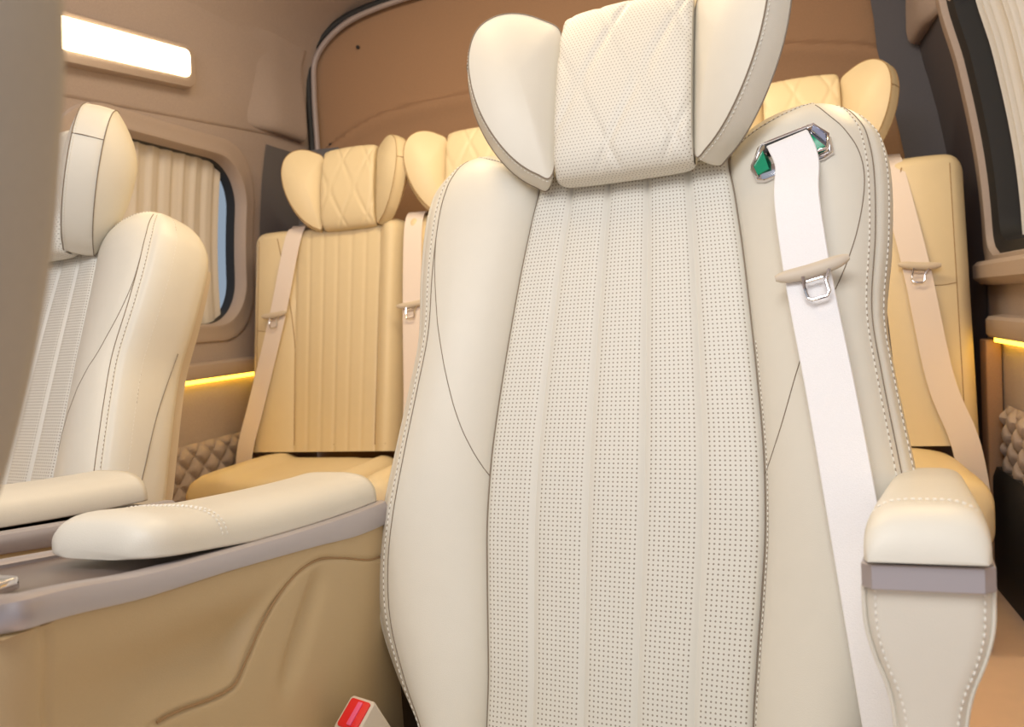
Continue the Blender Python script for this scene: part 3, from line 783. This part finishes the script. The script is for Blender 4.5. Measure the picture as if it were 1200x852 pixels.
# ------------------------------------------------------------------ rear bench of four seats
RREC = R(11); RZ0 = .545
def rear_seat(label, X, wl, wr, belt_side, hcx, group='rear row seats'):
    """wl, wr: bolster widths left/right of the fluted panel"""
    root = empty('rear_seat', (X, 1.985, 0), 0, label, 'seat', group)
    B = make_B(RREC, RZ0)
    H = .715; ch = .140
    ct = lambda v: ch+.012*(v/H)
    mb = MB(); N = 120; rows = []
    total_l = lambda v: -(ct(v)+wl); total_r = lambda v: ct(v)+wr
    vs = [i/60*H for i in range(61)]
    def prof(x, v):
        c = ct(v); d = .012
        if abs(x) <= c:
            f = (x+c)/(2*c)*6; ph = abs((f % 1)-.5)*2; d = .014-.0035*ph**6
        else:
            e = (abs(x)-c); d = .010+.022*math.sin(min(1, e/max(.02, (wl if x < 0 else wr)))*math.pi)**.8
        return d
    # closed loop round the body: front, top roll, back
    seq = []
    for k in range(12): a = math.pi/2*k/12; seq.append((-.005+.03*(1-math.sin(a)) if False else .0+.03*(1-math.cos(a))-.0-.03*0, -.045*(1-math.sin(a)) if False else 0))
    outline = []
    for k in range(9): a = math.pi/2*(1-k/8); outline.append((.030-.030*math.cos(math.pi/2-a), -.030*(1-math.cos(math.pi/2-a)) if False else -.03*math.sin(a)))
    path = []
    for k in range(9): b = math.pi/2*k/8; path.append((.030*(1-math.sin(b)), -.03*(1-math.cos(b)) if False else -.035*(math.cos(b)), 1 if k == 8 else math.sin(b)))
    for v in vs[3:-3]: path.append((v, 0, 1))
    for k in range(1, 13): b = math.pi/2*k/12; path.append((H-.035+.040*math.sin(b), -.045*(1-math.cos(b)), math.cos(b)*.9+.1))
    path += [(H-.002, -.085, .05), (H-.03, -.115, .02), (.3, -.13, 0), (.02, -.12, 0)]
    for v, dd, kf in path:
        row = []; L, Rr = total_l(v), total_r(v)
        for i in range(N+1):
            x = L+(Rr-L)*i/N
            e = min(x-L, Rr-x); ed = min(1, e/.04); edge = -.05*(1-math.sqrt(max(0, 1-(1-ed)**2)))
            d = prof(x, v)*kf+dd+(edge if dd > -.1 else 0)
            vv = v
            if v > H-.06: vv = v-.030*(1-math.sqrt(max(0, 1-(1-min(1, e/.05))**2)))
            row.append(B(x, vv, d))
        rows.append(row)
    mb.grid(rows, closed_row=True)
    for s in (0, N):
        b0 = len(mb.v); mb.v += [r_[s].copy() for r_ in rows]; mb.f.append(tuple(b0+i for i in range(len(rows))))
    back = mb.build('backrest', 'tan', root, sharp=60)
    sm = MB()
    for s, wd in ((-1, wl), (1, wr)):
        big = wd > .12
        pts = []
        for k in range(41):
            v = .02+.66*k/40; x = ct(v)+(.0 if not big else .055*max(0, (v-.30)/.36)**1.5*(1 if v < .66 else 1))
            pts.append(B(s*x, v, prof(s*(x-.0005), v)+.0006))
        sm.tube(pts, .0013, 6)
        if big:
            sm.tube([B(s*(ct(v)+wd-.040), v, prof(s*(ct(v)+wd-.040), v)+.0004) for v in [.02+.66*k/40 for k in range(41)]], .0010, 6)
            sm.tube([*[B(s*(ct(.42)+wd-q), .40-.02*math.sin(q*20), prof(s*(ct(.42)+wd-q), .4)+.0005) for q in (.04, .06, .08, .10, .12)]], .0010, 6)
    sm.tube([B(x, .022, prof(x, .03)-.002) for x in [-(ch+wl-.03)+(2*ch+wl+wr-.06)*k/60 for k in range(61)]], .0014, 6)
    sm.build('seam', 'seam2', back)
    make_headrest(B, root, 'tan', 'tan', False, drop=.052, hc=hcx+.020, front=.018, wa=(28, 36), hk=.885, seam='seam2', st='stitch2')
    # cushion
    cu = MB(); rows = []; L, Rr = -(ch+min(wl, .15)), ch+min(wr, .15); w2 = (Rr-L)/2; xm = (L+Rr)/2
    for q in [math.sin(math.pi/2*(k/12*2-1)) for k in range(13)]:
        row = []
        for k in range(73):
            a = 2*math.pi*k/72; c_, s_ = math.cos(a), math.sin(a)
            fl = sgnpow(c_, .5)
            y = -.15+.185*q
            edge = (1-abs(q)**8)**.35
            zz = .452+.080*sgnpow(s_, .5)*(.35+.65*edge)
            if s_ > 0:
                xx = fl*w2+xm; f = (xx+ch)/(2*ch)*6; ph = abs((f % 1)-.5)*2
                bolst = .018*max(0, min(1, (abs(xx)-ch)/.03)) if abs(xx) > ch else -.004*ph**6
                zz += bolst*edge
            row.append(Vector((xm+w2*fl*(.9+.1*edge), y, zz)))
        rows.append(row)
    cu.grid(rows, closed_col=True, cap=True)
    cs = cu.build('seat_cushion', 'tan', root, sharp=60)
    MB().box((L+.03, -.20, .176), (Rr-.03, .02, .39), .015).build('seat_base', 'dark', root)
    # belt
    s = belt_side; wd = wl if s < 0 else wr
    n = B(0, 0, 1)-B(0, 0, 0)
    o_ = ch+wd; o_b = ch+min(wd, .172)
    if wd > .12: pts = [B(s*(o_-.16), H-.02, -.05), B(s*(o_-.158), H+.008, -.01), B(s*(o_-.155), H-.05, .028), B(s*(o_-.12), .42, .046), B(s*(o_b-.055), .16, .045), B(s*(o_b-.018), .03, .042), B(s*(o_b-.004), -.04, .034), B(s*(o_b+.006), -.12, .02)]
    else: pts = [B(s*(o_-.03), H-.02, -.05), B(s*(o_-.03), H+.012, -.01), B(s*(o_-.03), H-.05, .032), B(s*(o_-.035), .42, .046), B(s*(o_-.04), .16, .045), B(s*(o_-.04), .0, .05), B(s*(o_-.04), -.03, .03)]
    bl = ribbon(MB(), pts, n, .060).build('seat_belt', 'belt2', root)
    P4 = (s*(o_-(.115 if wd > .12 else .035)), .425, .052)
    tongue(B, P4, R(6)*(-s), bl, False, 'plast', 1.12)
    return root
rear_seat('warm-lit cream leather rear seat at the left wall with its whole diamond headrest in view', -1.245, .172, .075, -1, .03)
rear_seat('second rear seat from the left wall, headrest half behind the large front seat', -.79, .075, .075, -1, .0)
rear_seat('third rear seat from the left wall, almost wholly behind the large front seat', -.33, .075, .075, 1, .0)
rear_seat('warm-lit cream leather rear seat at the right wall with pale belt down its side', .135, .075, .205, 1, -.03)
